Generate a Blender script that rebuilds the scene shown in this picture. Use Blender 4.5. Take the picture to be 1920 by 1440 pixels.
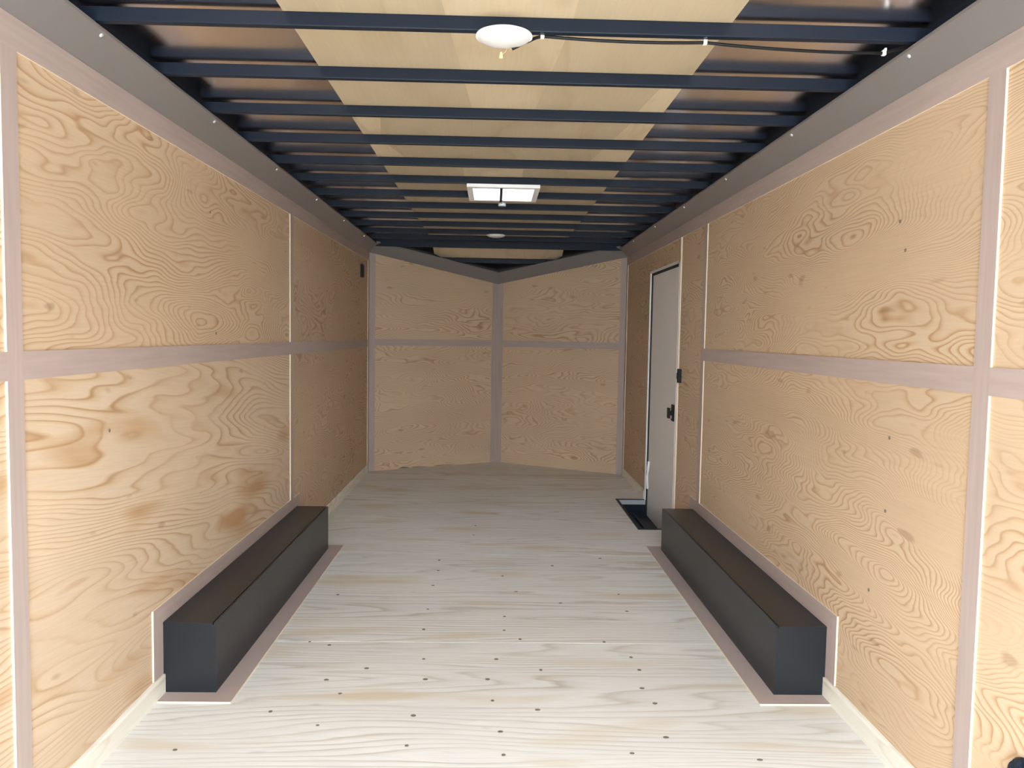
import bpy, bmesh, math, random
from mathutils import Vector, Matrix

for o in list(bpy.data.objects):
    bpy.data.objects.remove(o)
sc = bpy.context.scene
C = sc.collection

# ------------------------------------------------------------------ camera
F_PX, PITCH, YAW, ROLL = 1454.08, 0.06274, 0.02406, 0.016714
CAM = Vector((-0.0318, 0.0, 1.2734))

def ray(u, v):
    a, b = (u-960)/F_PX, (v-720)/F_PX
    c, s = math.cos(ROLL), math.sin(ROLL)
    xr, up = c*a+s*b, s*a-c*b
    c, s = math.cos(PITCH), math.sin(PITCH)
    yr, z = c+s*up, -s+c*up
    c, s = math.cos(YAW), math.sin(YAW)
    return Vector((c*xr+s*yr, -s*xr+c*yr, z))

def on(u, v, axis, val):
    """the point of a known plane seen at a photo pixel"""
    r = ray(u, v)
    return CAM + r*((val-CAM[axis])/r[axis])

fw = ray(960, 720)
rt = (ray(960+F_PX, 720)-fw).normalized()
upv = (fw-ray(960, 720+F_PX)).normalized()
fw = fw.normalized()
camd = bpy.data.cameras.new('camera')
cam = bpy.data.objects.new('camera', camd)
C.objects.link(cam)
camd.sensor_width = 36
camd.lens = F_PX*36/1920
camd.clip_start = 0.02
m = Matrix((rt, upv, -fw)).transposed().to_4x4()
m.translation = CAM
cam.matrix_world = m
sc.camera = cam

# ------------------------------------------------------------------ light
# open rear doorway behind the camera, an evenly bright hazy sky outside
w = bpy.data.worlds.new('sky')
sc.world = w
w.use_nodes = True
wt = w.node_tree
bg = wt.nodes['Background']
bg.inputs[0].default_value = (0.79, 0.90, 1.0, 1)
# overcast sky: luminance rises as (1 + 2 sin(elevation)) / 3 towards the zenith
tcw = wt.nodes.new('ShaderNodeTexCoord')
spw = wt.nodes.new('ShaderNodeSeparateXYZ')
mxw = wt.nodes.new('ShaderNodeMath')
mxw.operation = 'MAXIMUM'
mxw.inputs[1].default_value = 0.0
maw = wt.nodes.new('ShaderNodeMath')
maw.operation = 'MULTIPLY_ADD'
SKY = 34.0
maw.inputs[1].default_value = SKY*2/3
maw.inputs[2].default_value = SKY/3
wt.links.new(tcw.outputs['Generated'], spw.inputs[0])
wt.links.new(spw.outputs[2], mxw.inputs[0])
wt.links.new(mxw.outputs[0], maw.inputs[0])
wt.links.new(maw.outputs[0], bg.inputs[1])
vs = sc.view_settings
vs.view_transform = 'Standard'
vs.look = 'None'
vs.gamma = 1
vs.use_curve_mapping = False
vs.exposure = -0.07
sc.cycles.max_bounces = 24
sc.cycles.diffuse_bounces = 18
sc.cycles.glossy_bounces = 8

# ------------------------------------------------------------------ materials
def mat(name, col, rough=0.6, metal=0.0, spec=0.5):
    mt = bpy.data.materials.new(name)
    mt.use_nodes = True
    b = mt.node_tree.nodes['Principled BSDF']
    b.inputs['Base Color'].default_value = (*col, 1)
    b.inputs['Roughness'].default_value = rough
    b.inputs['Metallic'].default_value = metal
    b.inputs['Specular IOR Level'].default_value = spec
    return mt

class NT:
    def __init__(s, mt):
        s.t = mt.node_tree
        s.n = s.t.nodes
    def new(s, typ, **kw):
        n = s.n.new(typ)
        for k, v in kw.items():
            setattr(n, k, v)
        return n
    def put(s, sock, v):
        if isinstance(v, bpy.types.NodeSocket):
            s.t.links.new(v, sock)
        else:
            sock.default_value = v
    def math(s, op, a, b=0.0, c=0.0):
        n = s.new('ShaderNodeMath', operation=op)
        for i, v in enumerate((a, b, c)):
            s.put(n.inputs[i], v)
        return n.outputs[0]
    def vec(s, x, y, z):
        n = s.new('ShaderNodeCombineXYZ')
        for i, v in enumerate((x, y, z)):
            s.put(n.inputs[i], v)
        return n.outputs[0]
    def noise(s, v, wv, scale, detail, rough=0.5, dist=0.0):
        n = s.new('ShaderNodeTexNoise', noise_dimensions='4D')
        s.put(n.inputs['Vector'], v)
        s.put(n.inputs['W'], wv)
        n.inputs['Scale'].default_value = scale
        n.inputs['Detail'].default_value = detail
        n.inputs['Roughness'].default_value = rough
        n.inputs['Distortion'].default_value = dist
        return n.outputs[0]
    def ramp(s, fac, stops):
        n = s.new('ShaderNodeValToRGB')
        e = n.color_ramp.elements
        while len(e) < len(stops):
            e.new(0.5)
        for el, (p, c) in zip(e, stops):
            el.position = p
            el.color = (*c, 1)
        s.put(n.inputs[0], fac)
        return n.outputs[0]
    def mix(s, fac, a, b, mode='MIX'):
        n = s.new('ShaderNodeMix', data_type='RGBA', blend_type=mode)
        s.put(n.inputs[0], fac)
        for i, v in ((6, a), (7, b)):
            s.put(n.inputs[i], v if isinstance(v, bpy.types.NodeSocket) else (*v, 1))
        return n.outputs[2]

def plywood(name, along, across, light, mid, dark, sa=0.36, sb=1.5, lines=55.0,
            slope=20.0, wob=0.46, fibre=0.10, dabs=0.35, rough=0.62, patch=None):
    """rotary-cut veneer: growth rings show as contour lines of a slow field.
    object colour: R = seed, G = line density, B = tone"""
    mt = mat(name, light, rough, spec=0.25)
    N = NT(mt)
    g = N.new('ShaderNodeNewGeometry').outputs['Position']
    def dot(v):
        n = N.new('ShaderNodeVectorMath', operation='DOT_PRODUCT')
        N.put(n.inputs[0], g)
        n.inputs[1].default_value = v
        return n.outputs['Value']
    A, B = dot(along), dot(across)
    oi = N.new('ShaderNodeObjectInfo')
    sep = N.new('ShaderNodeSeparateColor')
    N.put(sep.inputs[0], oi.outputs['Color'])
    seed = N.math('MULTIPLY', sep.outputs[0], 97.0)
    dens = N.math('MULTIPLY', sep.outputs[1], 2.0)
    f1 = N.noise(N.vec(N.math('MULTIPLY', A, sa), N.math('MULTIPLY', B, sb), 0.0), seed, 1.0, 2.4, 0.52, 0.30)
    f2 = N.noise(N.vec(N.math('MULTIPLY', A, sa*5), N.math('MULTIPLY', B, sb*4), 0.0), seed, 1.0, 2.0, 0.5)
    f = N.math('MULTIPLY_ADD', f2, wob*0.25, f1)
    t = N.math('MULTIPLY', f, N.math('MULTIPLY', dens, lines*2))
    t = N.math('MULTIPLY_ADD', B, slope, t)
    fr = N.math('FRACT', t)
    amp = N.noise(N.vec(N.math('MULTIPLY', A, 1.6), N.math('MULTIPLY', B, 5.0), 3.0), seed, 1.0, 1.0)
    c = N.ramp(fr, [(0.0, light), (0.42, light), (0.70, mid), (0.86, dark), (0.94, mid), (1.0, light)])
    k = N.math('MULTIPLY', N.math('SUBTRACT', amp, 0.22), 1.9)
    n = N.new('ShaderNodeClamp')
    N.put(n.inputs[0], k)
    c = N.mix(n.outputs[0], N.mix(0.35, light, mid), c)
    # broad tone of the sheet + fine fibres
    tone = N.noise(N.vec(N.math('MULTIPLY', A, 0.8), N.math('MULTIPLY', B, 2.2), 9.0), seed, 1.0, 2.0)
    tone = N.math('MULTIPLY_ADD', tone, 0.34, 0.83)
    fb = N.noise(N.vec(N.math('MULTIPLY', A, 7.0), N.math('MULTIPLY', B, 150.0), 5.0), seed, 1.0, 2.0)
    fb = N.math('MULTIPLY_ADD', fb, fibre*2, 1.0-fibre)
    tone = N.math('MULTIPLY', N.math('MULTIPLY', tone, fb), N.math('MULTIPLY', sep.outputs[2], 2.0))
    tc = N.new('ShaderNodeCombineColor')
    for i in range(3):
        N.put(tc.inputs[i], tone)
    c = N.mix(1.0, c, tc.outputs[0], 'MULTIPLY')
    # short dark dabs (pitch pockets, small knots)
    d = N.noise(N.vec(N.math('MULTIPLY', A, 9.0), N.math('MULTIPLY', B, 26.0), 1.0), seed, 1.0, 0.0)
    d = N.math('MULTIPLY', N.math('SUBTRACT', d, 0.755), 14.0)
    n = N.new('ShaderNodeClamp')
    N.put(n.inputs[0], d)
    c = N.mix(N.math('MULTIPLY', n.outputs[0], dabs), c, tuple(x*0.55 for x in dark))
    if patch:
        d = N.noise(N.vec(N.math('MULTIPLY', A, 1.5), N.math('MULTIPLY', B, 7.0), 6.0), seed, 1.0, 1.5)
        d = N.math('MULTIPLY', N.math('SUBTRACT', d, 0.56), 7.0)
        n = N.new('ShaderNodeClamp')
        N.put(n.inputs[0], d)
        c = N.mix(N.math('MULTIPLY', n.outputs[0], 0.85), c, patch)
    bsdf = N.n['Principled BSDF']
    N.put(bsdf.inputs['Base Color'], c)
    bp = N.new('ShaderNodeBump')
    bp.inputs['Strength'].default_value = 0.12
    bp.inputs['Distance'].default_value = 0.002
    N.put(bp.inputs['Height'], fb)
    N.put(bsdf.inputs['Normal'], bp.outputs[0])
    return mt

FIR = dict(light=(0.60, 0.457, 0.317), mid=(0.515, 0.345, 0.208), dark=(0.365, 0.203, 0.096))
M_FIR_SIDE = plywood('fir_plywood_side', (0, 1, 0), (0, 0, 1), **FIR)
M_FIR_LONG = plywood('fir_plywood_long_grain', (0, 1, 0.06), (0, 0.10, 1), light=(0.61, 0.478, 0.345), mid=(0.535, 0.385, 0.245),
                     dark=(0.375, 0.215, 0.105), sa=0.20, sb=1.7, lines=46.0, slope=20.0, wob=0.40, patch=(0.44, 0.25, 0.115))
M_FIR_NL = plywood('fir_plywood_nose_left', (0.875, 0.484, 0), (0, 0, 1), **FIR)
M_FIR_NR = plywood('fir_plywood_nose_right', (0.875, -0.484, 0), (0, 0, 1), **FIR)
M_FLOOR = plywood('pine_plywood_floor', (1, 0, 0), (0, 1, 0),
                  light=(0.76, 0.755, 0.725), mid=(0.675, 0.65, 0.595), dark=(0.50, 0.455, 0.385),
                  sa=0.30, sb=2.6, lines=11.0, slope=22.0, wob=0.3, fibre=0.16, dabs=0.2, rough=0.55,
                  patch=(0.63, 0.535, 0.395))
M_LUAN = plywood('luan_ceiling', (0, 1, 0), (1, 0, 0),
                 light=(0.57, 0.465, 0.315), mid=(0.53, 0.425, 0.28), dark=(0.47, 0.365, 0.23),
                 sa=0.5, sb=2.0, lines=4.0, slope=2.0, fibre=0.08, dabs=0.1, rough=0.5)

def film(name, along, col):
    mt = mat(name, col, 0.55, spec=0.3)
    N = NT(mt)
    g = N.new('ShaderNodeNewGeometry').outputs['Position']
    mp = N.new('ShaderNodeVectorMath', operation='MULTIPLY')
    N.put(mp.inputs[0], g)
    mp.inputs[1].default_value = along
    n1 = N.noise(mp.outputs[0], 0.0, 1.0, 3.0)
    s = N.math('MULTIPLY_ADD', n1, 0.30, 0.85)
    tc = N.new('ShaderNodeCombineColor')
    for i in range(3):
        N.put(tc.inputs[i], s)
    N.put(N.n['Principled BSDF'].inputs['Base Color'], N.mix(1.0, col, tc.outputs[0], 'MULTIPLY'))
    return mt
TAUPE = (0.43, 0.345, 0.312)
M_TRIM_V = film('taupe_batten_upright', (60, 60, 3), TAUPE)
M_TRIM_H = film('taupe_strip_lengthwise', (4, 4, 60), TAUPE)
M_RAW = mat('raw_plywood_edge', (0.70, 0.60, 0.46), 0.7, spec=0.2)
M_BASE = plywood('pale_baseboard', (0, 1, 0), (0, 0, 1), light=(0.74, 0.71, 0.63), mid=(0.69, 0.64, 0.54),
                 dark=(0.58, 0.51, 0.40), sa=0.6, sb=5.0, lines=5.0, slope=10.0, dabs=0.2)
M_COVE = mat('grey_cove_metal', (0.20, 0.178, 0.170), 0.42, spec=0.5)
M_BLACK = mat('black_painted_steel', (0.011, 0.016, 0.027), 0.42, spec=0.16)
M_BOX = mat('satin_black_wheel_box', (0.015, 0.017, 0.021), 0.30, spec=0.30)
M_ROOF = mat('mill_aluminium_roof', (0.90, 0.86, 0.86), 0.17, 1.0)
M_SKIN = mat('outer_skin', (0.05, 0.05, 0.055), 0.5)
M_DOOR = mat('white_door_skin', (0.82, 0.80, 0.78), 0.42)
M_ALU = mat('brushed_aluminium', (0.62, 0.62, 0.62), 0.35, 1.0)
M_RUBBER = mat('black_rubber', (0.012, 0.012, 0.013), 0.7)
M_PLASTIC = mat('black_plastic', (0.012, 0.011, 0.012), 0.45, spec=0.15)
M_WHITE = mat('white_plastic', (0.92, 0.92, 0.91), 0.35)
M_SCREW = mat('dark_screw', (0.20, 0.17, 0.14), 0.6, 0.2)
M_ZINC = mat('zinc_screw', (0.80, 0.80, 0.80), 0.3, 0.6)
M_WIRE = mat('tan_wire', (0.40, 0.27, 0.13), 0.5)
M_NUT = mat('yellow_wire_nut', (0.80, 0.66, 0.32), 0.45)
M_GROUND = mat('concrete_ground', (0.42, 0.41, 0.39), 0.9)
M_LENS = mat('milky_lens', (0.80, 0.80, 0.79), 0.30)
M_LENS.node_tree.nodes['Principled BSDF'].inputs['Transmission Weight'].default_value = 0.0
def translucent(name, col):
    mt = bpy.data.materials.new(name)
    mt.use_nodes = True
    t = mt.node_tree
    t.nodes.remove(t.nodes['Principled BSDF'])
    a = t.nodes.new('ShaderNodeBsdfTranslucent')
    b = t.nodes.new('ShaderNodeBsdfDiffuse')
    mx = t.nodes.new('ShaderNodeMixShader')
    a.inputs[0].default_value = (*col, 1)
    b.inputs[0].default_value = (*col, 1)
    mx.inputs[0].default_value = 0.12
    t.links.new(a.outputs[0], mx.inputs[1])
    t.links.new(b.outputs[0], mx.inputs[2])
    t.links.new(mx.outputs[0], t.nodes['Material Output'].inputs[0])
    return mt
M_LID = translucent('translucent_vent_lid', (0.95, 0.97, 1.0))

# ------------------------------------------------------------------ mesh helpers
def add_box(bm, x0, x1, y0, y1, z0, z1):
    vs_ = [bm.verts.new((x, y, z)) for z in (z0, z1) for y in (y0, y1) for x in (x0, x1)]
    fs = []
    for q in ((0, 2, 3, 1), (4, 5, 7, 6), (0, 1, 5, 4), (2, 6, 7, 3), (0, 4, 6, 2), (1, 3, 7, 5)):
        fs.append(bm.faces.new([vs_[i] for i in q]))
    return fs

def add_prism(bm, poly, off):
    """closed solid between a planar polygon and the same polygon moved by off"""
    off = Vector(off)
    a = [bm.verts.new(p) for p in poly]
    b = [bm.verts.new(Vector(p)+off) for p in poly]
    n = len(a)
    bm.faces.new(a)
    bm.faces.new(list(reversed(b)))
    for i in range(n):
        j = (i+1) % n
        bm.faces.new((a[j], a[i], b[i], b[j]))

def add_tube(bm, pts, r, n=8):
    pts = [Vector(p) for p in pts]
    rings = []
    for i, p in enumerate(pts):
        d = (pts[min(i+1, len(pts)-1)]-pts[max(i-1, 0)]).normalized()
        s = d.cross(Vector((0, 0, 1)))
        if s.length < 1e-3:
            s = d.cross(Vector((1, 0, 0)))
        s.normalize()
        t = s.cross(d)
        rings.append([bm.verts.new(p+s*r*math.cos(k*2*math.pi/n)+t*r*math.sin(k*2*math.pi/n)) for k in range(n)])
    for a, b in zip(rings, rings[1:]):
        for k in range(n):
            bm.faces.new((a[k], a[(k+1) % n], b[(k+1) % n], b[k]))
    bm.faces.new(rings[0][::-1])
    bm.faces.new(rings[-1])

def add_lathe(bm, c, prof, n=32, axis='Z', sy=1.0):
    """prof: list of (radius, height); closed on the axis where radius is 0"""
    c = Vector(c)
    rings = []
    for r, hgt in prof:
        def P(ca, sa):
            if axis == 'Z':
                return c+Vector((r*ca, r*sa*sy, hgt))
            return c+Vector((hgt, r*ca, r*sa))
        if r < 1e-6:
            rings.append([bm.verts.new(P(0, 0))])
        else:
            rings.append([bm.verts.new(P(math.cos(2*math.pi*k/n), math.sin(2*math.pi*k/n))) for k in range(n)])
    for a, b in zip(rings, rings[1:]):
        for k in range(n):
            j = (k+1) % n
            if len(a) == 1 and len(b) == 1:
                continue
            if len(a) == 1:
                bm.faces.new((a[0], b[j], b[k]))
            elif len(b) == 1:
                bm.faces.new((a[k], a[j], b[0]))
            else:
                bm.faces.new((a[k], a[j], b[j], b[k]))

def obj(name, bm, material, parent=None, bevel=0.0, smooth=False, color=None, extra=None, pick=None):
    if bevel:
        bmesh.ops.bevel(bm, geom=bm.edges[:], offset=bevel, segments=2, affect='EDGES', profile=0.6)
    bmesh.ops.recalc_face_normals(bm, faces=bm.faces[:])
    me = bpy.data.meshes.new(name)
    me.materials.append(material)
    if extra:
        me.materials.append(extra)
        for f in bm.faces:
            if pick(f.normal):
                f.material_index = 1
    bm.to_mesh(me)
    bm.free()
    if smooth:
        for p in me.polygons:
            p.use_smooth = True
        me.set_sharp_from_angle(angle=math.radians(40))
    o = bpy.data.objects.new(name, me)
    C.objects.link(o)
    if parent is not None:
        o.parent = parent
    if color:
        o.color = (*color, 1)
    return o

def box(name, dims, material, parent=None, **kw):
    bm = bmesh.new()
    add_box(bm, *dims)
    return obj(name, bm, material, parent, **kw)

def prism(name, poly, off, material, parent=None, **kw):
    bm = bmesh.new()
    add_prism(bm, poly, off)
    return obj(name, bm, material, parent, **kw)

def tag(o, label, cat, kind=None, group=None):
    o['label'] = label
    o['category'] = cat
    if kind:
        o['kind'] = kind
    if group:
        o['group'] = group
    return o

def empty(name, loc=(0, 0, 0)):
    o = bpy.data.objects.new(name, None)
    C.objects.link(o)
    o.empty_display_size = 0.1
    o['_loc'] = 0
    del o['_loc']
    return o

# ------------------------------------------------------------------ dimensions (metres)
H = 1.175            # half width between the plywood faces
Y0 = -0.50            # rear doorway
YC = 7.10            # where the side walls meet the V nose
YA = 7.75            # tip of the V nose
ZS, ZC = 1.923, 2.000   # top strip / foot of the cove
ZB = 2.090           # underside of the roof bows
ZR = 2.128           # top of the bows = ceiling boards
MID0, MID1 = 1.146, 1.215
T = 0.006            # batten thickness
NSL = (2.0-1.775)/(YA-YC)   # fall of the nose roof

# ------------------------------------------------------------------ floor
WELL = (0.955, H+0.03, 5.07, 6.00, -0.12)   # step well at the side door
bm = bmesh.new()
add_box(bm, -H-0.03, H+0.03, Y0, WELL[2], -0.06, -0.019)
add_box(bm, -H-0.03, WELL[0], WELL[2], WELL[3], -0.06, -0.019)
add_box(bm, -H-0.03, H+0.03, WELL[3], YC, -0.06, -0.019)
add_prism(bm, [(-H-0.03, YC, -0.019), (H+0.03, YC, -0.019), (0, YA+0.02, -0.019)], (0, 0, -0.041))
floor = tag(obj('floor', bm, M_SKIN), 'pale whitish plywood sheet floor of the trailer with dark screw heads', 'floor', 'structure')
rng = random.Random(4)
seams = [Y0, 1.90, 3.143, 4.434, 5.608, 6.945]
tones = [0.48, 0.48, 0.49, 0.505, 0.51]  # lighter towards the nose: sheet colour makes up for light lost there
G = 0.002
for i, (a, b) in enumerate(zip(seams, seams[1:])):
    col = (rng.random(), 0.5, tones[i])
    if i in (3, 4):
        # notched round the step well
        x0, x1 = -H, H
        if i == 3:
            pl = [(x0, a+G), (x1, a+G), (x1, WELL[2]), (WELL[0], WELL[2]), (WELL[0], b-G), (x0, b-G)]
        else:
            pl = [(x0, a+G), (WELL[0], a+G), (WELL[0], WELL[3]), (x1, WELL[3]), (x1, b-G), (x0, b-G)]
        prism('plywood_sheet', [(x, y, 0) for x, y in pl], (0, 0, -0.019), M_FLOOR, floor, color=col)
    else:
        box('plywood_sheet', (-H, H, a+G, b-G, -0.019, 0), M_FLOOR, floor, color=col)
prism('plywood_sheet', [(-H, 6.945+2*G, 0), (H, 6.945+2*G, 0), (H, YC, 0), (0, YA, 0), (-H, YC, 0)], (0, 0, -0.019),
      M_FLOOR, floor, color=(0.77, 0.5, 0.48))
# screw heads seen in the floor
scr = [(600+x*.3888, 880+y*.3888) for x, y in (
    (45, 848), (225, 960), (30, 1015), (97, 1082), (500, 915), (508, 1013), (450, 1188), (418, 1333), (850, 916),
    (808, 1013), (832, 1116), (870, 1266), (885, 1378), (1065, 968), (1050, 1160), (1500, 907), (1540, 968), (1553, 1056),
    (1615, 1130), (1505, 1370), (500, 772), (520, 674), (545, 560), (570, 488), (575, 438), (890, 710), (888, 777),
    (880, 515), (1160, 645), (1120, 465), (1440, 603), (1370, 833), (1480, 685), (85, 605), (740, 317), (750, 272),
    (1350, 430), (945, 590), (965, 820))]
scr += [(1180+x*.3854, 900+y*.3854) for x, y in ((125, 1087), (178, 1253), (635, 1362))]
scr += [(x*.375, 900+y*.375) for x, y in ((1690, 573), (1548, 810), (1632, 1000), (1588, 1227), (1352, 1158), (875, 1350))]
bm = bmesh.new()
add_lathe(bm, (0, 0, 0), [(0.0095, -0.001), (0.0095, 0.0012), (0.0055, 0.0016), (0, 0.0008)], 10)
bmesh.ops.recalc_face_normals(bm, faces=bm.faces[:])
screw_me = bpy.data.meshes.new('floor_screw')
bm.to_mesh(screw_me)
bm.free()
screw_me.materials.append(M_SCREW)
for u, v in scr:
    o = bpy.data.objects.new('floor_screw', screw_me)
    C.objects.link(o)
    o.parent = floor
    p = on(u, v, 2, 0.0)
    o.location = (p.x, p.y, 0)
    o.scale = (rng.uniform(0.6, 1.05), rng.uniform(0.5, 0.85), 1)

# ------------------------------------------------------------------ side walls
DY0, DY1, DZ0, DZ1 = 5.085, 6.005, -0.12, 1.765     # side door opening
def strip_pick(nrm, ax):
    return abs(nrm[ax]) < 0.5

def side_wall(s, name, label):
    xo, xi = s*(H+0.030), s*(H+0.010)
    bm = bmesh.new()
    lo, hi = sorted((xo, xi))
    if s < 0:
        add_box(bm, lo, hi, Y0, YC+0.02, -0.12, ZR+0.02)
    else:
        add_box(bm, lo, hi, Y0, DY0, -0.12, ZR+0.02)
        add_box(bm, lo, hi, DY1, YC+0.02, -0.12, ZR+0.02)
        add_box(bm, lo, hi, DY0, DY1, DZ1, ZR+0.02)
    wall = tag(obj(name, bm, M_SKIN), label, 'wall', 'structure')
    def panel(y0, y1, z0, z1, col):
        a, b = sorted((s*H, s*(H+0.0101)))
        return box('plywood_panel', (a, b, y0+0.001, y1-0.001, z0+0.0005, z1-0.0005), M_FIR_LONG if s < 0 and z0 < 1 and y0 < 4 else M_FIR_SIDE, wall, color=col)
    ms = 1.18
    if s < 0:
        bays = [(Y0, 1.871, (0.11, .5, .52), (0.35, .5, .52)), (1.871, 4.405, (0.62, .42, .515), (0.215, .55, .50)),
                (4.405, YC, (0.43, .5, .47), (0.91, .5, .47))]
        for a, b, c1, c2 in bays:
            panel(a, b, 0, ms, c1)
            panel(a, b, ms, ZC+0.02, c2)
        bat = [(1.840, 1.9026), (4.372, 4.438)]
    else:
        bays = [(Y0, 1.880, (0.15, .6, .52), (0.31, .6, .52)), (1.880, 4.448, (0.83, .78, .50), (0.57, .72, .50))]
        for a, b, c1, c2 in bays:
            panel(a, b, 0, ms, c1)
            panel(a, b, ms, ZC+0.02, c2)
        panel(4.448, 5.035, 0, ZC+0.02, (0.27, .5, .49))
        panel(5.035, DY0, 0, ZC+0.02, (0.70, .5, .48))
        panel(DY0, DY1, DZ1, ZC+0.02, (0.46, .5, .47))
        panel(DY1, YC, 0, ZC+0.02, (0.19, .5, .47))
        bat = [(1.8477, 1.9125), (4.415, 4.480)]
    pk = lambda n: abs(n.x) < 0.5
    a, b = sorted((s*H, s*(H-T)))
    # strip under the cove, battens over the joints, strip over the level joint
    box('top_strip', (a, b, Y0, YC-0.002, ZS, ZC), M_TRIM_H, wall, extra=M_RAW, pick=pk)
    for y0, y1 in bat:
        box('batten', (a, b, y0, y1, 0.075, ZS), M_TRIM_V, wall, extra=M_RAW, pick=pk)
    spans = [(Y0, bat[0][0]), (bat[0][1], bat[1][0])]
    if s < 0:
        spans.append((bat[1][1], YC-0.07))
    for y0, y1 in spans:
        box('seam_strip', (a, b, y0, y1, MID0, MID1), M_TRIM_H, wall, extra=M_RAW, pick=pk)
    box('corner_batten', (a, b, YC-0.06, YC-0.004, 0.0, ZS), M_TRIM_V, wall, extra=M_RAW, pick=pk)
    if s > 0:
        # narrow casing beside the door
        a2, b2 = sorted((s*H, s*(H-0.009)))
        box('door_casing', (a2, b2, 5.020, 5.034, 0.0, ZS), M_RAW, wall)
    return wall
wall_left = side_wall(-1, 'wall_left', 'long plywood side wall of large sheets without a door')
wall_right = side_wall(1, 'wall_right', 'long plywood side wall pierced by the white side door')

# ------------------------------------------------------------------ V nose walls
def nose_top(y):
    return 2.0 - NSL*(y-YC)          # foot of the nose cove
def nose_wall(s, name, label):
    A2, B2 = Vector((s*H, YC, 0)), Vector((0, YA, 0))
    d = (B2-A2).normalized()
    n = Vector((-s*d.y*s, 0, 0))
    n = Vector((d.y, -d.x, 0))
    if n.y > 0:
        n = -n                        # towards the room
    out = -n
    L = (B2-A2).length
    P = lambda t, z, o=0.0: A2 + d*t + Vector((0, 0, z)) + n*o
    zt = lambda t: nose_top((A2+d*t).y)
    mtl = M_FIR_NL if s < 0 else M_FIR_NR
    wall = tag(prism(name, [P(-0.02, -0.06, -0.0101), P(L+0.01, -0.06, -0.0101), P(L+0.01, zt(L)+0.15, -0.0101), P(-0.02, zt(0)+0.15, -0.0101)],
                     out*0.02, M_SKIN), label, 'wall', 'structure')
    sd = 0.33 if s < 0 else 0.67
    prism('plywood_panel', [P(0, 0.0), P(L, 0.0), P(L, 1.1795), P(0, 1.1795)], out*0.0102, mtl, wall, color=(sd, .6, .515))
    prism('plywood_panel', [P(0, 1.1805), P(L, 1.1805), P(L, zt(L)+0.03), P(0, zt(0)+0.03)], out*0.0102, mtl, wall, color=(sd+.12, .55, .51))
    pk = lambda q: abs(q.dot(n)) < 0.5
    def strip(nm, t0, t1, za, zb, zc, zd, mm):
        prism(nm, [P(t0, za), P(t1, zb), P(t1, zc), P(t0, zd)], n*T, mm, wall, extra=M_RAW, pick=pk)
    strip('corner_batten', 0.004, 0.062, 0.0, 0.0, zt(0.062), zt(0.004), M_TRIM_V)
    strip('centre_batten', L-0.066, L-0.004, 0.0, 0.0, zt(L-0.004), zt(L-0.066), M_TRIM_V)
    if s < 0:
        # chipped dark edge at the foot of the sheet
        for t0, t1, hh in ((0.30, 0.42, 0.016), (0.415, 0.60, 0.009), (0.66, 0.90, 0.007)):
            prism('chipped_edge', [P(t0, 0.004), P(t1, 0.004), P(t1-0.03, hh), P(t0+0.04, hh+0.004)], n*0.0015, M_SCREW, wall)
    strip('seam_strip', 0.062, L-0.066, 1.158, 1.158, 1.222, 1.222, M_TRIM_H)
    return wall
nose_wall(-1, 'wall_front_left', 'angled V-nose plywood wall on the side away from the white door')
nose_wall(1, 'wall_front_right', 'angled V-nose plywood wall next to the white door')

# ------------------------------------------------------------------ ceiling: aluminium sheet, bows, centre boards
VX0, VX1, VY0, VY1 = -0.165, 0.180, 4.305, 4.675        # vent opening
bm = bmesh.new()
zr0, zr1 = ZR+0.008, ZR+0.018
E_ = H+0.03
add_box(bm, -E_, VX0, Y0, YC, zr0, zr1)
add_box(bm, VX1, E_, Y0, YC, zr0, zr1)
add_box(bm, VX0, VX1, Y0, VY0, zr0, zr1)
add_box(bm, VX0, VX1, VY1, YC, zr0, zr1)
add_prism(bm, [(-E_, YC, zr0), (E_, YC, zr0), (0, YA+0.03, zr0-NSL*(YA+0.03-YC))], (0, 0, 0.01))
ceiling = tag(obj('ceiling', bm, M_ROOF), 'bare shiny metal roof sheet over black bows and blond centre boards', 'ceiling', 'structure')
BY, SP = 2.1425, 0.4240
bows = [BY+k*SP for k in range(-6, 12)]
for y in bows:
    bm = bmesh.new()
    if y > 6.7:
        y -= 0.03
    add_box(bm, -H, H, y, y+0.025, ZB, ZR)
    obj('roof_bow', bm, M_BLACK, ceiling, bevel=0.003)
box('roof_bow', (-H, H, YC-0.03, YC, ZB-0.035, ZR), M_BLACK, ceiling, bevel=0.003)
yb = 7.47
hw = H*(YA-yb-0.03)/(YA-YC)
zb_ = ZR-NSL*(yb-YC)
prism('roof_bow', [(-hw, yb, zb_-0.04), (hw, yb, zb_-0.04), (hw, yb, zb_), (-hw, yb, zb_)], (0, 0.03, -0.005), M_BLACK, ceiling)
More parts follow.
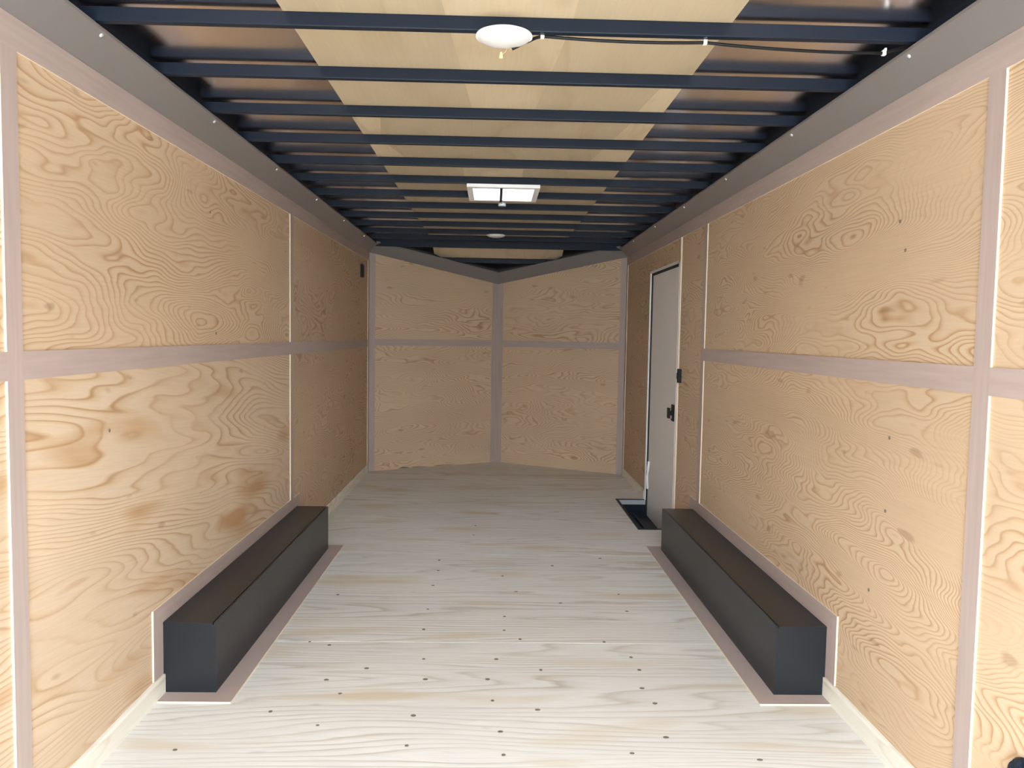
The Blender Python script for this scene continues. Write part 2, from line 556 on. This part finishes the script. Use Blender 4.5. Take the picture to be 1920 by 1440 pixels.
# black side rail behind the cove
for s in (-1, 1):
    a, b = sorted((s*(H+0.01), s*(H-0.03)))
    box('roof_rail', (a, b, Y0, YC, 2.045, ZR+0.008), M_BLACK, ceiling)
WL, WR = -0.609, 0.600
TAN, YEL = 0.435, 0.535
boards = [
    ([(WL, Y0), (-0.215, Y0), (-0.18, 2.05), (-0.128, 3.00), (WL, 3.00)], (0.12, .4, TAN), 0),
    ([(-0.215, Y0), (0.20, Y0), (0.168, 2.20), (0.110, 3.00), (-0.128, 3.00), (-0.18, 2.05)], (0.52, .4, YEL), 0),
    ([(0.20, Y0), (WR, Y0), (WR, 2.55), (0.535, 2.62), (0.50, 3.00), (0.110, 3.00), (0.168, 2.20)], (0.32, .4, TAN), 0),
    ([(WR, 2.55), (WR, 3.00), (0.50, 3.00), (0.535, 2.62)], (0.92, .4, YEL), 0),
    ([(WL, 3.0), (-0.475, 3.0), (-0.545, 3.50), (-0.44, 4.05), (WL, 4.05)], (0.22, .4, YEL), 0),
    ([(-0.475, 3.0), (0.52, 3.0), (0.40, 4.05), (-0.44, 4.05), (-0.545, 3.50)], (0.72, .4, TAN-.005), 0),
    ([(0.52, 3.0), (WR, 3.0), (WR, 4.05), (0.40, 4.05)], (0.42, .4, YEL), 0),
    ([(WL, 4.05), (-0.205, 4.05), (-0.205, VY0), (WL, VY0)], (0.62, .4, TAN), 0),
    ([(-0.205, 4.05), (0.106, 4.05), (0.106, VY0), (-0.205, VY0)], (0.82, .4, YEL), 0),
    ([(0.106, 4.05), (WR, 4.05), (WR, VY0), (0.106, VY0)], (0.02, .4, TAN), 0),
    ([(WL, VY0), (VX0, VY0), (VX0, VY1), (WL, VY1)], (0.37, .4, TAN), 0),
    ([(VX1, VY0), (WR, VY0), (WR, VY1), (VX1, VY1)], (0.47, .4, TAN), 0),
    ([(WL, VY1), (WR, VY1), (WR, 5.55), (WL, 5.55)], (0.57, .4, TAN+.01), 0),
    ([(WL, 5.55), (WR, 5.55), (WR, YC), (WL, YC)], (0.67, .4, TAN+.03), 0),
    ([(WL, YC), (WR, YC), (WR, 7.46), (WL, 7.46)], (0.87, .4, YEL), 1),
]
for pl, col, slop in boards:
    cx = sum(p[0] for p in pl)/len(pl)
    cy = sum(p[1] for p in pl)/len(pl)
    if slop:
        # the nose tapers: trim the sheet to the V
        pl = [(WL, YC), (WR, YC), (WR, YC+(H-WR)/H*(YA-YC)-0.03), (0.545, 7.46), (-0.545, 7.46), (WL, YC+(H+WL)/H*(YA-YC)-0.03)]
    poly = []
    for x, y in pl:
        x -= 0.0
        y -= 0.0
        poly.append((x, y, ZR-(NSL*(y-YC) if slop else 0)))
    prism('ceiling_board', poly, (0, 0, 0.0075), M_LUAN, ceiling, color=col)

# ------------------------------------------------------------------ coves
CC = 0.075
def cove_side(s, name, label):
    prof = [(H-0.001, ZC+0.001), (H-0.005, ZC+0.001), (H-CC-0.004, ZC+CC-0.003), (H-CC-0.004, ZC+CC+0.006),
            (H-CC, ZC+CC+0.006), (H-CC, ZC+CC+0.001), (H-0.001, ZC+0.006)]
    o = prism(name, [(s*x, Y0, z) for x, z in prof], (0, YC-Y0-0.025, 0), M_COVE)
    tag(o, label, 'trim', 'structure')
    return o
cove_l = cove_side(-1, 'trim_1', 'grey cove moulding along the roof edge above the doorless side wall')
cove_r = cove_side(1, 'trim_2', 'grey cove moulding along the roof edge above the white door')
bm = bmesh.new()
add_lathe(bm, (0, 0, 0), [(0.0065, 0), (0.006, 0.003), (0.003, 0.0045), (0, 0.005)], 10)
bmesh.ops.recalc_face_normals(bm, faces=bm.faces[:])
cs_me = bpy.data.meshes.new('cove_screw')
bm.to_mesh(cs_me)
bm.free()
cs_me.materials.append(M_ZINC)
for s, par in ((-1, cove_l), (1, cove_r)):
    for k in range(0, 11, 2):
        o = bpy.data.objects.new('cove_screw', cs_me)
        C.objects.link(o)
        o.parent = par
        o.location = (s*(H-CC+0.004), BY+k*SP+0.03, ZC+CC-0.012)
        o.rotation_euler = (0, s*math.radians(-135), 0)
def cove_nose(s, name, label):
    A2, B2 = Vector((s*H, YC, 0)), Vector((0, YA, 0))
    d = (B2-A2).normalized()
    n = Vector((d.y, -d.x, 0))
    if n.y > 0:
        n = -n
    # section offset (into the room, height above the foot line); mitred at both ends
    prof = [(0.001, 0.001), (0.005, 0.001), (0.079, 0.072), (0.079, 0.081), (0.075, 0.081), (0.075, 0.076), (0.001, 0.006)]
    bm = bmesh.new()
    rings = []
    ca = math.atan2(YA-YC, H)         # angle of the nose wall to the lateral axis
    for end in (0, 1):
        ring = []
        for o_, z in prof:
            if end:
                p = Vector((0, YA-o_/math.cos(ca), 0))
            else:
                # bisector with the side wall
                ang = math.pi/2+ca
                m_ = o_/math.tan(ang/2)
                p = A2 + n*o_ + d*(o_*math.tan((math.pi-ang)/2))
            ring.append(bm.verts.new((p.x, p.y, nose_top(p.y)+z)))
        rings.append(ring)
    k = len(prof)
    for i in range(k):
        j = (i+1) % k
        bm.faces.new((rings[0][i], rings[0][j], rings[1][j], rings[1][i]))
    bm.faces.new(rings[0][::-1])
    bm.faces.new(rings[1])
    return tag(obj(name, bm, M_COVE), label, 'trim', 'structure')
cove_nose(-1, 'trim_3', 'sloping grey cove over the V-nose wall away from the door')
cove_nose(1, 'trim_4', 'sloping grey cove over the V-nose wall next to the door')

# ------------------------------------------------------------------ wheel boxes with their taupe frames
BW, BH = 0.1876, 0.2561
def wheel_box(s, y0, y1, label):
    root = empty('wheel_well_box')
    tag(root, label, 'wheel box')
    X = lambda d: s*(H-d)           # distance from the wall
    bb = 0.013                      # baseboard passes behind the foot
    pl = [(X(0.0), y0, 0.072), (X(bb), y0, 0.072), (X(bb), y0, 0.0), (X(BW), y0, 0.0), (X(BW), y0, BH-0.008), (X(0.0), y0, BH-0.008)]
    prism('box_body', pl, (0, y1-y0, 0), M_BOX, root)
    # lid, and the side sheet's flange beyond a narrow slot
    a, b = sorted((X(0.0), X(BW-0.010)))
    box('box_lid', (a, b, y0-0.001, y1+0.001, BH-0.008, BH), M_BOX, root)
    a, b = sorted((X(BW-0.006), X(BW)))
    box('side_flange', (a, b, y0, y1, BH-0.008, BH), M_BOX, root)
    pkx = lambda q: abs(q.x) < 0.5
    pkz = lambda q: abs(q.z) < 0.5
    tw = 0.074
    # frame on the floor: long side, two mitred ends
    xi, xo = X(BW), X(BW+tw)
    def fl(poly, nm='floor_strip'):
        prism(nm, [(x, y, 0) for x, y in poly], (0, 0, T), M_TRIM_H, root, extra=M_RAW, pick=pkz)
    fl([(xi, y0), (xo, y0-tw*0.95), (xo, y1+tw), (xi, y1)])
    fl([(xi, y0), (xo, y0-tw*0.95), (X(bb), y0-tw*0.95), (X(bb), y0)])
    fl([(xi, y1), (xo, y1+tw), (X(bb), y1+tw), (X(bb), y1)])
    # frame on the wall: top, two uprights, mitred
    zt, zu = BH, BH+0.064
    hw_ = 0.075
    def wl(poly, mm):
        x = X(0)
        prism('wall_strip', [(x, y, z) for y, z in poly], (-s*T, 0, 0), mm, root, extra=M_RAW, pick=pkx)
    wl([(y0, zt), (y0-hw_, zu), (y1+hw_, zu), (y1, zt)], M_TRIM_H)
    wl([(y0, zt), (y0-hw_, zu), (y0-hw_, 0.074), (y0, 0.074)], M_TRIM_V)
    wl([(y1, zt), (y1+hw_, zu), (y1+hw_, 0.074), (y1, 0.074)], M_TRIM_V)
    return root
wheel_box(-1, 2.670, 4.510, 'long low black steel wheel box against the wall without a door')
wheel_box(1, 2.676, 4.553, 'long low black steel wheel box against the wall with the white door')

# ------------------------------------------------------------------ baseboards
def baseboard(s, name, label, spans):
    root = None
    for a_, b_ in spans:
        bm = bmesh.new()
        x0, x1 = s*H, s*(H-0.012)
        pl = [(x0, a_, 0), (x1, a_, 0), (x1, a_, 0.062), (s*(H-0.008), a_, 0.070), (x0, a_, 0.072)]
        add_prism(bm, pl, (0, b_-a_, 0))
        o = obj('base_strip' if root else name, bm, M_BASE, root, color=(0.3+0.1*a_ % 1, .5, .53))
        if root is None:
            root = o
            tag(o, label, 'baseboard', 'structure')
    return root
baseboard(-1, 'baseboard_left', 'pale low wooden baseboard along the wall without a door', [(Y0, 4.51), (4.51, YC-0.06)])
baseboard(1, 'baseboard_right', 'pale low wooden baseboard along the wall with the door', [(Y0, 4.553), (4.553, 5.02), (6.03, YC-0.06)])

# ------------------------------------------------------------------ side door and step well
door = empty('door_1')
tag(door, 'white side entry door with black seal and black latch', 'door', 'structure')
box('door_panel', (H+0.012, H+0.040, DY0+0.012, DY1-0.022, DZ0-0.002, DZ1-0.016), M_DOOR, door, bevel=0.003)
box('door_sill', (H+0.008, H+0.045, DY0, DY1, DZ0-0.03, DZ0+0.001), M_BLACK, door)
bm = bmesh.new()
add_box(bm, H+0.004, H+0.028, DY1-0.024, DY1-0.002, DZ0, DZ1)
add_box(bm, H+0.004, H+0.028, DY0, DY1-0.024, DZ1-0.018, DZ1)
add_box(bm, H+0.012, H+0.028, DY0, DY0+0.012, DZ0, DZ1-0.018)
obj('door_seal', bm, M_RUBBER, door)
bm = bmesh.new()
add_box(bm, H-0.006, H+0.030, DY1-0.002, DY1+0.022, DZ0, DZ1+0.016)
add_box(bm, H-0.006, H+0.030, DY0-0.020, DY0, 0.0, DZ1+0.016)
add_box(bm, H-0.006, H+0.030, DY0-0.020, DY1+0.022, DZ1, DZ1+0.016)
obj('door_frame', bm, M_DOOR, door)
# latch on the near stile
lt = box('latch_plate', (H-0.002, H+0.0125, 5.125, 5.205, 0.715, 0.825), M_PLASTIC, door, bevel=0.004)
bm = bmesh.new()
add_box(bm, H-0.034, H-0.022, 5.135, 5.185, 0.735, 0.805)
add_box(bm, H-0.023, H-0.001, 5.145, 5.165, 0.755, 0.785)
obj('latch_paddle', bm, M_PLASTIC, lt, bevel=0.003)
o = box('latch_knob', (H-0.013, H-0.001, 5.172, 5.196, 0.730, 0.765), mat('worn_grey_metal', (0.25, 0.2, 0.19), 0.4, 0.6), lt, bevel=0.003)
# thin bent white strip at the far door edge
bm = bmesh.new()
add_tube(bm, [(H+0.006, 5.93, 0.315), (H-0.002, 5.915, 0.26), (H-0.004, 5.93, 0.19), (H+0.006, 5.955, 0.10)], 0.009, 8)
o = obj('white_strip', bm, M_WHITE, door, smooth=True)
o['label'] = 'small white strip at the far door edge'
# step well: open black steel tray let into the floor
bm = bmesh.new()
x0, x1, y0, y1, zb = WELL
x1 = H+0.010
add_box(bm, x0, x1, y0, y1, zb-0.004, zb)
add_box(bm, x0, x0+0.004, y0, y1, zb, -0.002)
add_box(bm, x0, x1, y0, y0+0.004, zb, -0.002)
add_box(bm, x0, x1, y1-0.004, y1, zb, -0.002)
well = obj('step_well', bm, M_BLACK)
tag(well, 'black steel step well sunk in the floor below the white door', 'step')
bm = bmesh.new()
add_box(bm, x0-0.012, x0+0.006, y0-0.004, y1+0.012, 0.0, 0.004)
add_box(bm, x0-0.012, H-0.006, y1-0.006, y1+0.014, 0.0, 0.004)
add_box(bm, x0-0.012, H-0.008, y0-0.014, y0+0.006, 0.0, 0.004)
obj('edge_angle', bm, M_BLACK, well)
box('nosing', (x0+0.004, H, y1-0.007, y1-0.004, -0.036, -0.001), M_ALU, well)
box('tread_bar', (1.075, 1.087, y0+0.01, y1-0.01, zb, zb+0.02), M_BLACK, well)

# ------------------------------------------------------------------ dome lamps
def dome_lamp(x, y, label):
    root = empty('dome_lamp')
    tag(root, label, 'lamp', group='dome lamps under the roof bows')
    bm = bmesh.new()
    add_lathe(bm, (x, y, ZB), [(0, 0), (0.070, 0), (0.077, -0.003), (0.0775, -0.007), (0.070, -0.009), (0, -0.009)], 40)
    obj('lamp_base', bm, M_WHITE, root, smooth=True)
    bm = bmesh.new()
    add_lathe(bm, (x, y, ZB-0.007), [(0.073, 0), (0.070, -0.004), (0.060, -0.009), (0.044, -0.013), (0.024, -0.0155), (0, -0.0165)], 40)
    obj('lamp_lens', bm, M_LENS, root, smooth=True)
    return root
dome_lamp(-0.017, 2.168, 'round white dome lamp with a black cable leading away')
dome_lamp(-0.029, 6.40, 'round white dome lamp beyond the roof vent, close to the nose')

# cable from the lamp along the first visible bow
cab = empty('cable')
tag(cab, 'thin black electric cable clipped along a roof bow beside the round lamp', 'cable')
K = [on(1017, 68, 1, 2.170), on(1322, 80, 1, 2.170), on(1657, 100, 1, 2.170)]
pts = [on(960, 92, 1, 2.215), on(985, 80, 1, 2.205), on(1005, 71, 1, 2.180), K[0]]
for a, b, sag in ((K[0], K[1], 0.006), (K[1], K[2], 0.006)):
    for i in range(1, 9):
        t = i/8
        p = a.lerp(b, t)
        p.z -= sag*4*t*(1-t)
        pts.append(p)
e = K[2].copy()
pts += [e+Vector((0.03, 0.01, 0.012)), Vector((H-0.05, 2.19, e.z+0.03)), Vector((H-0.028, 2.20, e.z+0.035))]
bm = bmesh.new()
add_tube(bm, pts, 0.0045, 8)
obj('black_sheath', bm, M_PLASTIC, cab, smooth=True)
for p in K:
    bm = bmesh.new()
    add_box(bm, p.x-0.005, p.x+0.005, p.y-0.006, p.y+0.006, p.z-0.006, p.z+0.008)
    add_box(bm, p.x+0.001, p.x+0.007, p.y-0.004, p.y+0.004, p.z+0.006, p.z+0.014)
    obj('cable_clip', bm, M_WHITE, cab, bevel=0.0015)
q = pts[0]
bm = bmesh.new()
add_tube(bm, [q, q+Vector((-0.014, 0.002, 0.004)), q+Vector((-0.017, 0.003, -0.006)), q+Vector((-0.026, 0.004, -0.014))], 0.0018, 6)
obj('bare_wire', bm, M_WIRE, cab, smooth=True)
q2 = q+Vector((-0.030, 0.004, -0.017))
bm = bmesh.new()
add_lathe(bm, q2, [(0, 0.010), (0.003, 0.009), (0.0055, -0.006), (0.005, -0.008), (0, -0.008)], 12)
obj('wire_nut', bm, M_NUT, cab, smooth=True)

# ------------------------------------------------------------------ roof vent
vent = empty('roof_vent')
tag(vent, 'square white roof vent lit by daylight between the two dome lamps', 'vent')
def ring(bm, ox0, ox1, oy0, oy1, ix0, ix1, iy0, iy1, z0, z1):
    add_box(bm, ox0, ox1, oy0, iy0, z0, z1)
    add_box(bm, ox0, ox1, iy1, oy1, z0, z1)
    add_box(bm, ox0, ix0, iy0, iy1, z0, z1)
    add_box(bm, ix1, ox1, iy0, iy1, z0, z1)
bm = bmesh.new()
ring(bm, -0.192, 0.206, 4.265, 4.712, VX0+0.004, VX1-0.004, VY0+0.004, VY1-0.004, ZB-0.018, ZB)
obj('vent_flange', bm, M_WHITE, vent)
bm = bmesh.new()
ring(bm, VX0, VX1, VY0, VY1, VX0+0.006, VX1-0.006, VY0+0.006, VY1-0.006, ZB-0.001, 2.20)
obj('vent_shaft', bm, M_WHITE, vent)
bm = bmesh.new()
add_box(bm, VX0-0.02, VX1+0.02, VY0-0.02, VY1+0.02, 2.198, 2.202)
add_box(bm, VX0+0.03, VX1-0.03, VY0+0.03, VY1-0.03, 2.215, 2.219)
obj('vent_lid', bm, M_LID, vent)
box('crank_bar', (-0.012, 0.004, VY0-0.02, VY1+0.03, ZB-0.026, ZB-0.012), M_PLASTIC, vent, bevel=0.003)
bm = bmesh.new()
add_lathe(bm, (0.004, 4.715, ZB-0.045), [(0, 0.02), (0.02, 0.02), (0.024, 0.01), (0.022, 0), (0, 0)], 16)
obj('crank_knob', bm, mat('grey_plastic', (0.32, 0.31, 0.30), 0.5), vent, smooth=True)

# ------------------------------------------------------------------ small wall fittings
sw = empty('light_switch')
tag(sw, 'black light switch on the plywood beside the white door', 'switch')
box('switch_box', (H-0.020, H, 4.945, 4.990, 0.985, 1.075), M_PLASTIC, sw, bevel=0.003)
box('switch_rocker', (H-0.026, H-0.019, 4.957, 4.978, 1.010, 1.050), M_PLASTIC, sw, bevel=0.002)
jb = empty('junction_box')
tag(jb, 'small black box high on the doorless wall near the nose', 'wall box')
box('box_shell', (-H, -H+0.022, 6.66, 6.72, 1.745, 1.855), M_PLASTIC, jb, bevel=0.003)
box('box_cover', (-H+0.021, -H+0.025, 6.667, 6.713, 1.752, 1.848), M_PLASTIC, jb, bevel=0.0015)
# tie-down ring low on the near wall
td = empty('tie_down_ring')
tag(td, 'black tie-down ring low on the wall with the door', 'ring')
c = on(1917, 1436, 0, H)
bm = bmesh.new()
add_lathe(bm, (H, c.y-0.012, c.z-0.016), [(0.038, 0), (0.038, -0.008), (0.034, -0.014), (0.018, -0.016), (0, -0.016)], 28, axis='X')
obj('ring_plate', bm, M_BLACK, td, smooth=True)
bm = bmesh.new()
add_tube(bm, [Vector((H-0.020, c.y-0.011+0.022*math.cos(a), c.z-0.016+0.026*math.sin(a))) for a in [i*2*math.pi/20 for i in range(21)]], 0.006, 8)
obj('ring_loop', bm, M_BLACK, td, smooth=True)
bm = bmesh.new()
add_tube(bm, [(H-0.002, c.y-0.011, c.z+0.010), (H-0.026, c.y-0.011, c.z+0.010)], 0.009, 12)
obj('ring_lug', bm, M_BLACK, td)

# screws in the wall sheets
for par, s, L in ((wall_left, -1, ((405, 625), (205, 807), (44, 868), (394, 398))),
                  (wall_right, 1, ((1629, 1106), (1660, 958), (1688, 415), (1698, 469), (1668, 821)))):
    for u, v in L:
        p = on(u, v, 0, s*H)
        o = bpy.data.objects.new('wall_screw', screw_me)
        C.objects.link(o)
        o.parent = par
        o.location = (s*H, p.y, p.z)
        o.rotation_euler = (0, -s*math.pi/2, 0)
        o.scale = (0.6, 0.6, 1)

# ------------------------------------------------------------------ rear frame and ground outside
bm = bmesh.new()
for s in (-1, 1):
    a, b = sorted((s*(H-0.02), s*(H+0.04)))
    add_box(bm, a, b, Y0-0.06, Y0, -0.15, ZR+0.03)
add_box(bm, -H-0.04, H+0.04, Y0-0.06, Y0, ZB, ZR+0.06)
add_box(bm, -H-0.04, H+0.04, Y0-0.06, Y0, -0.15, -0.001)
fr = obj('trim_5', bm, M_BLACK)
tag(fr, 'black steel frame of the open rear doorway', 'trim', 'structure')
box_g = bmesh.new()
add_box(box_g, -30, 30, -40, 30, -0.75, -0.65)
tag(obj('ground', box_g, M_GROUND), 'grey concrete yard outside the rear doorway', 'ground', 'structure')
